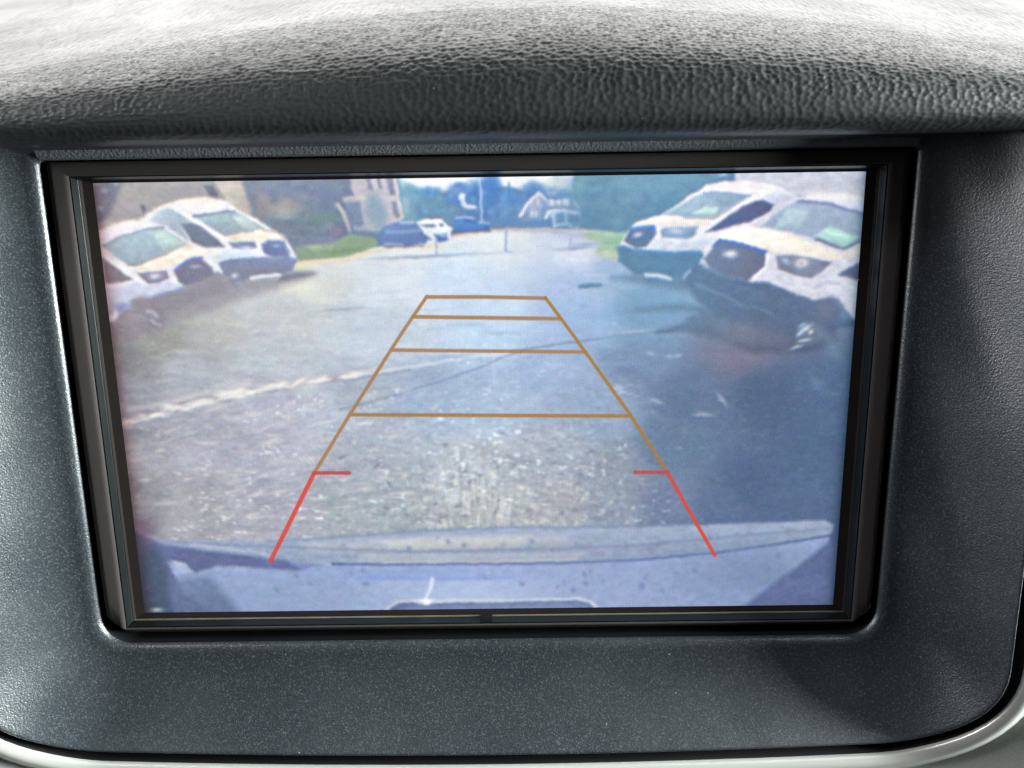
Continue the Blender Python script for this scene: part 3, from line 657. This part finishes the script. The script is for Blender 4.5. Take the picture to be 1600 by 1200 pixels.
# the panel dims and reddens towards its left edge, and turns blue-grey towards its right one
el = np.exp(-np.maximum(uu * TW - 2, 0) / 13.0)[None, :, None] * np.ones((TH, 1, 1))
IMG = IMG * (1 - 0.42 * el * np.array([0.7, 1.0, 1.0]))
er = np.exp(-np.maximum((1 - uu) * TW - 2, 0) / 9.0)[None, :, None]
IMG = IMG * (1 - 0.40 * er * np.array([1.0, 0.85, 0.75]))
# the panel's own dot rows and a little sensor noise
ii, jj = np.meshgrid(np.arange(TW), np.arange(TH))
IMG *= (1 + 0.030 * np.cos(ii * 2 * math.pi / 3.2) + 0.014 * np.cos(jj * 2 * math.pi / 3.2))[..., None]
IMG += rng.normal(0, 0.014, IMG.shape) + rng.normal(0, 0.017, IMG.shape[:2])[..., None]
IMG = np.clip(IMG, 0, 1)

pic = bpy.data.images.new('screen_picture', TW, TH, alpha=False)
buf = np.ones((TH, TW, 4), np.float32); buf[..., :3] = IMG[::-1]
pic.pixels.foreach_set(buf.ravel()); pic.update()

M_screen, nt, b = new_mat('lit_screen')
ti = node(nt, 'ShaderNodeTexImage'); ti.image = pic; ti.extension = 'EXTEND'
nt.links.new(ti.outputs['Color'], b.inputs['Emission Color'])
b.inputs['Emission Strength'].default_value = 1.0
b.inputs['Base Color'].default_value = (0.006, 0.007, 0.009, 1)
b.inputs['Roughness'].default_value = 0.35
b.inputs['Specular IOR Level'].default_value = 0.3

# ------------------------------------------------------------------ padded dashboard top
prof = [(-2, 54.5), (-8, 53.2), (-14, 52.3), (-18.5, 52.4), (-21, 54.0), (-21.8, 57.0), (-21.2, 61.0), (-19.0, 65.2), (-15.0, 69.0), (-9, 72.6), (0, 76.6), (14, 82.8), (40, 94.5), (90, 118), (170, 158), (300, 222)]
q, L = catmull(prof, 0)
dense = np.arange(0, 62, 0.24); far = 62 + np.cumsum(np.linspace(0.26, 3.0, 70)); far = far[far < L[-1]]
s = np.concatenate([dense, far])
py = np.interp(s, L, q[:, 0]); pz = np.interp(s, L, q[:, 1])
xs = np.concatenate([np.arange(-320, -136, 4.0), np.arange(-136, 140.01, 0.25), np.arange(144, 320, 4.0)])
drop = 10.5 * (np.abs((xs - 12) / 98.0)) ** 1.9           # the hood is arched: highest over the middle
drop = 16 * np.tanh(drop / 16)
PX, PY = np.meshgrid(xs, py, indexing='ij'); PZ0 = np.broadcast_to(pz, PX.shape)
frac = np.clip((PZ0 - 53.0) / (72.6 - 53.0), 0, 1)
PZ = PZ0 - drop[:, None] * np.where(np.broadcast_to(s, PX.shape) < 16, 0, frac)
edge_dip = 0.9 * (np.abs(xs - 10) / 95) ** 2
PZ = PZ + (edge_dip * -0.0)[:, None]


def worley(u, v, seed):
    r = np.random.default_rng(seed); T = r.random((512, 512, 2))
    iu = np.floor(u).astype(int); iv = np.floor(v).astype(int)
    f1 = np.full(u.shape, 9.0); f2 = np.full(u.shape, 9.0)
    for a in (-1, 0, 1):
        for c in (-1, 0, 1):
            t = T[(iu + a) & 511, (iv + c) & 511]
            d = np.hypot(iu + a + 0.12 + 0.76 * t[..., 0] - u, iv + c + 0.12 + 0.76 * t[..., 1] - v)
            f2 = np.minimum(f2, np.maximum(f1, d)); f1 = np.minimum(f1, d)
    return f1, f2


S2 = np.broadcast_to(s, PX.shape)
wu = PX / 1.3 + 0.35 * (vnoise(PX / 1.6, S2 / 1.6, 3) - 0.5) + 0.8 * (vnoise(PX / 9, S2 / 9, 8) - 0.5)
wv = S2 / 0.98 + 0.35 * (vnoise(PX / 1.6 + 40, S2 / 1.6, 5) - 0.5) + 0.8 * (vnoise(PX / 9 + 20, S2 / 9, 11) - 0.5)
f1, f2 = worley(wu, wv, 5)
h = (0.35 * sstep(0.0, 0.30, f2 - f1) + 0.75 * np.clip(1 - (f1 / 0.68) ** 2, 0, 1)) * (0.6 + 0.8 * vnoise(wu * 0.9, wv * 0.9, 13))
h = h * np.interp(S2, [0, 22, 30, 46, 58], [0.045, 0.075, 0.21, 0.22, 0.16]) + 0.02 * fbm(PX / 3.2, S2 / 3.2, 17, 2)
h *= sstep(3, 18, S2)
P = np.stack([PX, np.broadcast_to(PY, PX.shape), PZ], -1)
du = np.gradient(P, axis=0); dv = np.gradient(P, axis=1)
nrm = np.cross(du, dv); nrm /= np.linalg.norm(nrm, axis=-1, keepdims=True) + 1e-12
if nrm[len(xs) // 2, 60, 1] > 0: nrm = -nrm
P = P + nrm * h[..., None]
n, k = P.shape[:2]
idx = np.arange(n * k).reshape(n, k)
F = np.stack([idx[:-1, :-1], idx[1:, :-1], idx[1:, 1:], idx[:-1, 1:]], -1).reshape(-1, 4)
me = bpy.data.meshes.new('dashboard_pad')
me.vertices.add(n * k); me.vertices.foreach_set('co', (P.reshape(-1, 3) * MM).astype(np.float32).ravel())
me.loops.add(F.size); me.loops.foreach_set('vertex_index', F.ravel().astype(np.int32))
me.polygons.add(len(F)); me.polygons.foreach_set('loop_start', np.arange(0, F.size, 4, dtype=np.int32))
me.polygons.foreach_set('use_smooth', np.ones(len(F), dtype=bool))
me.update(calc_edges=True); me.validate()
me.materials.append(M_pad)
pad = bpy.data.objects.new('dashboard_pad', me); COL.objects.link(pad)
tag(pad, 'padded charcoal leather-grain dashboard hood arching over the top of the screen', 'dashboard')

# ------------------------------------------------------------------ plastic surround with flared walls
surround = thing('screen_surround', 'dark grey grained plastic surround with flared walls framing the screen', 'screen surround', (0, 0, -60))


def put(o):                      # children are modelled in place; undo the Empty's offset
    o.matrix_parent_inverse = Matrix.Translation(-(o.parent.location)) if o.parent else Matrix.Identity(4)
    return o


NC, NS = 14, 24
_in = rrect(-85.2, 85.2, -52.3, 51.0, 6.5, 1.2, NC, NS)
N = len(_in)
# weight of the bottom side round the contour: 1 along the bottom, 0 on the side walls
w_bot = np.zeros(N)
a1 = np.linspace(0, 1, NC)
w_bot[:NC] = np.sin(a1 * math.pi / 2) ** 2; w_bot[NC:NC + NS] = 1; w_bot[NC + NS:2 * NC + NS] = np.cos(a1 * math.pi / 2) ** 2


def outline(g=0.0):
    c = rrect(-104.6 - g, 104.2 + g, -72.4 - g, 57.5, 21.5 + g, 2.0, NC, NS)
    c[:, 1] -= 2.4 * np.clip(1 - (c[:, 0] / 96) ** 2, 0, 1) * (c[:, 1] < 0) * w_bot      # the lower edge sags in a slow curve
    return c


def rr_mix(t, y=0):
    """ring of the flared recess, t = 0 at the screen frame, t = 1 at the outer rim"""
    return _in * (1 - t) + outline() * t


top_w = np.clip((_in[:, 1] - 50.6) / 0.4, 0, 1)     # 1 along the top edge
right_w = np.exp(-((_in[:, 0] - 85.2) / 2.0) ** 2) * (1 - w_bot)
rim_y = -21.0 + 8.6 * w_bot                          # how far the outer rim stands towards the viewer
rings = []


def ring(t, y, extra=0.0):
    """y: depth at the inner edge; the wall runs from there to rim_y"""
    k_ = max(0.0, (t - 0.075) / 0.925)
    yy = (y + (rim_y + 4.6) * min(k_, 1.0) ** (1.75 - 0.3 * w_bot)) + extra
    c = rr_mix(t)
    yy = yy + right_w * 0.7 * math.sin(math.pi * min(k_, 1)) * np.sin((c[:, 1] + 34 * k_ + 8) / 38.0 * 2 * math.pi)  # ripple added to the right wall so light falls in diagonal streaks
    yy = yy * (1 - top_w) + np.maximum(yy, -5.5 - 6 * t) * top_w
    return (c, yy)


for (t, y) in [(-0.006, -3.3), (0.0, -3.7), (0.03, -4.3), (0.075, -4.6)]:
    rings.append(ring(t, y))
for t in np.linspace(0.12, 0.955, 18):
    rings.append(ring(t, -4.6))
for (t, e) in [(0.972, 0.0), (0.987, 0.10), (0.997, 0.4), (1.003, 1.0), (1.004, 3.0), (1.004, 9)]:
    rings.append(ring(t, -4.6, e))
put(loft('flared_wall', rings, M_fascia, surround))
# the lip under the hood, above the screen frame
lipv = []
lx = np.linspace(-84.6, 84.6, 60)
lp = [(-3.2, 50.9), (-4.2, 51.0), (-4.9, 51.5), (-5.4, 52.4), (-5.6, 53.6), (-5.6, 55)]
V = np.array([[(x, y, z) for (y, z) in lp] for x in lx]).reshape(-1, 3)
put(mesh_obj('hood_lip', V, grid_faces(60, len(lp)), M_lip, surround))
# backing so that no gap looks through; black stands in for the gap's shade
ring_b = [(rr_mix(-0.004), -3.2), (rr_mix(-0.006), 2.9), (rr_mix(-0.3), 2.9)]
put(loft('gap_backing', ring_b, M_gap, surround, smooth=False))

# ------------------------------------------------------------------ display unit
disp = thing('display_unit', 'lit in-dash display showing reversing camera view of parking lot with coloured guide lines', 'display screen', (0, 0, -52))


def rect(x, z0, z1, r):
    return rrect(-x, x, z0, z1, r, min(r, 0.8))


_r = rect(83.0, -50.5, 50.0, 4.0)
w_low = np.clip((-_r[:, 1] - 46.0) / 3.5, 0, 1)
fr = []
for (x, z0, z1, r, y) in [(83.9, -51.2, 50.6, 5.4, 2.0), (83.9, -51.2, 50.6, 5.4, -3.0), (83.7, -51.0, 50.4, 5.2, -3.6), (83.2, -50.5, 49.9, 4.7, -3.95), (82.6, -49.9, 49.4, 4.1, -4.05), (82.4, -49.8, 49.3, 4.0, -4.05), (80.7, -49.05, 48.5, 0.9, -3.93),
                          (80.4, -48.9, 48.3, 0.6, -3.9), (79.9, -48.55, 47.95, 0.12, -3.75), (79.7, -48.4, 47.8, 0.06, -3.5)]:
    yy = y + 2.8 * w_low * np.clip((-z0 - 48.7) / 2.2, 0, 1) * (y < -2)       # the lower bar is bevelled downwards
    fr.append((rect(x, z0, z1, r), yy))
put(loft('frame', fr, M_frame, disp))
# polished step between the frame and the dark border of the panel
st = [(rect(79.72, -48.42, 47.82, 0.06), -3.3), (rect(79.5, -48.2, 47.6, 0.05), -3.35), (rect(79.15, -47.75, 47.3, 0.05), -1.6), (rect(79.1, -47.7, 47.25, 0.05), -1.5)]
put(loft('inner_step', st, M_edge, disp, smooth=False))
mk = [(rect(79.12, -47.72, 47.27, 0.05), -1.2), (rect(78.9, -47.6, 47.2, 0.05), -0.5), (rect(77.0, -46.7, 46.7, 0.03), -0.05), (rect(76.9, -46.6, 46.6, 0.03), 0.4)]
put(loft('black_border', mk, M_mask, disp, smooth=False))


def bar(name, x0, x1, y0, y1, z0, z1, mat, parent, bev=0.0):
    v = [(x, y, z) for x in (x0, x1) for y in (y0, y1) for z in (z0, z1)]
    f = [(0, 1, 3, 2), (4, 6, 7, 5), (0, 4, 5, 1), (2, 3, 7, 6), (0, 2, 6, 4), (1, 5, 7, 3)]
    o = put(mesh_obj(name, v, f, mat, parent, smooth=False))
    return o


bar('brass_strip', -78.9, 78.9, -1.55, -1.25, -47.75, -47.5, M_gold, disp)
bar('release_tab', -1.6, 1.0, -3.0, -1.0, -48.3, -47.3, M_gap, disp)
sv = [(-SW / 2, 0, -SH / 2), (SW / 2, 0, -SH / 2), (SW / 2, 0, SH / 2), (-SW / 2, 0, SH / 2), (-SW / 2, 1.5, -SH / 2), (SW / 2, 1.5, -SH / 2), (SW / 2, 1.5, SH / 2), (-SW / 2, 1.5, SH / 2)]
sf = [(0, 1, 2, 3), (5, 4, 7, 6), (4, 5, 1, 0), (3, 2, 6, 7), (1, 5, 6, 2), (4, 0, 3, 7)]
scr = put(mesh_obj('screen', sv, sf, M_screen, disp, smooth=False))
uvl = scr.data.uv_layers.new(name='UVMap')
for p_ in scr.data.polygons:
    for li in p_.loop_indices:
        x_, _, z_ = sv[scr.data.loops[li].vertex_index]
        uvl.data[li].uv = (x_ / SW + 0.5, z_ / SH + 0.5)
scr['label'] = 'lit screen with reversing camera picture, amber and red guide lines'

# ------------------------------------------------------------------ silver trim round the surround
trim = thing('silver_trim', 'satin silver trim band curving round the bottom corner of the surround', 'trim', (0, 0, -75))
trim['kind'] = 'thing'


def rr_out(g, y):
    c = outline(g)
    wt = np.clip((c[:, 1] - 54.5) / 1.5, 0, 1)          # the top run passes inside the padded hood
    return (c, (rim_y + float(y)) * (1 - wt) - 5.0 * wt)


put(loft('shadow_groove', [rr_out(0.1, 8.0), rr_out(0.5, 6.5), rr_out(2.9, 6.5), rr_out(3.0, 1.75), rr_out(3.1, 1.65), rr_out(3.15, 2.2)], M_gap, trim))  # black puts the shade between rim and trim into the colour
tr = [rr_out(3.2, 5.5), rr_out(3.2, 1.9), rr_out(3.25, 1.5), rr_out(3.3, 1.2)]
for t in np.linspace(0, 1, 11):
    tr.append(rr_out(3.4 + 4.1 * t, 0.9 - 0.8 * math.sin(math.pi * t) + 0.7 * t))
tr += [rr_out(7.8, 2.1), rr_out(8.0, 2.5), rr_out(8.3, 2.4), rr_out(8.7, 2.5), rr_out(8.9, 3.2), rr_out(8.95, 6)]
put(loft('trim_band', tr, M_silver, trim))

console = [rr_out(9.0, 5.5), rr_out(9.2, 3.9), rr_out(9.8, 3.4), rr_out(20, 1.2), rr_out(60, -1), rr_out(220, -4)]
cp = loft('centre_console', console, M_console)
tag(cp, 'pale grey console panel outside the silver trim at the bottom right corner', 'console panel')
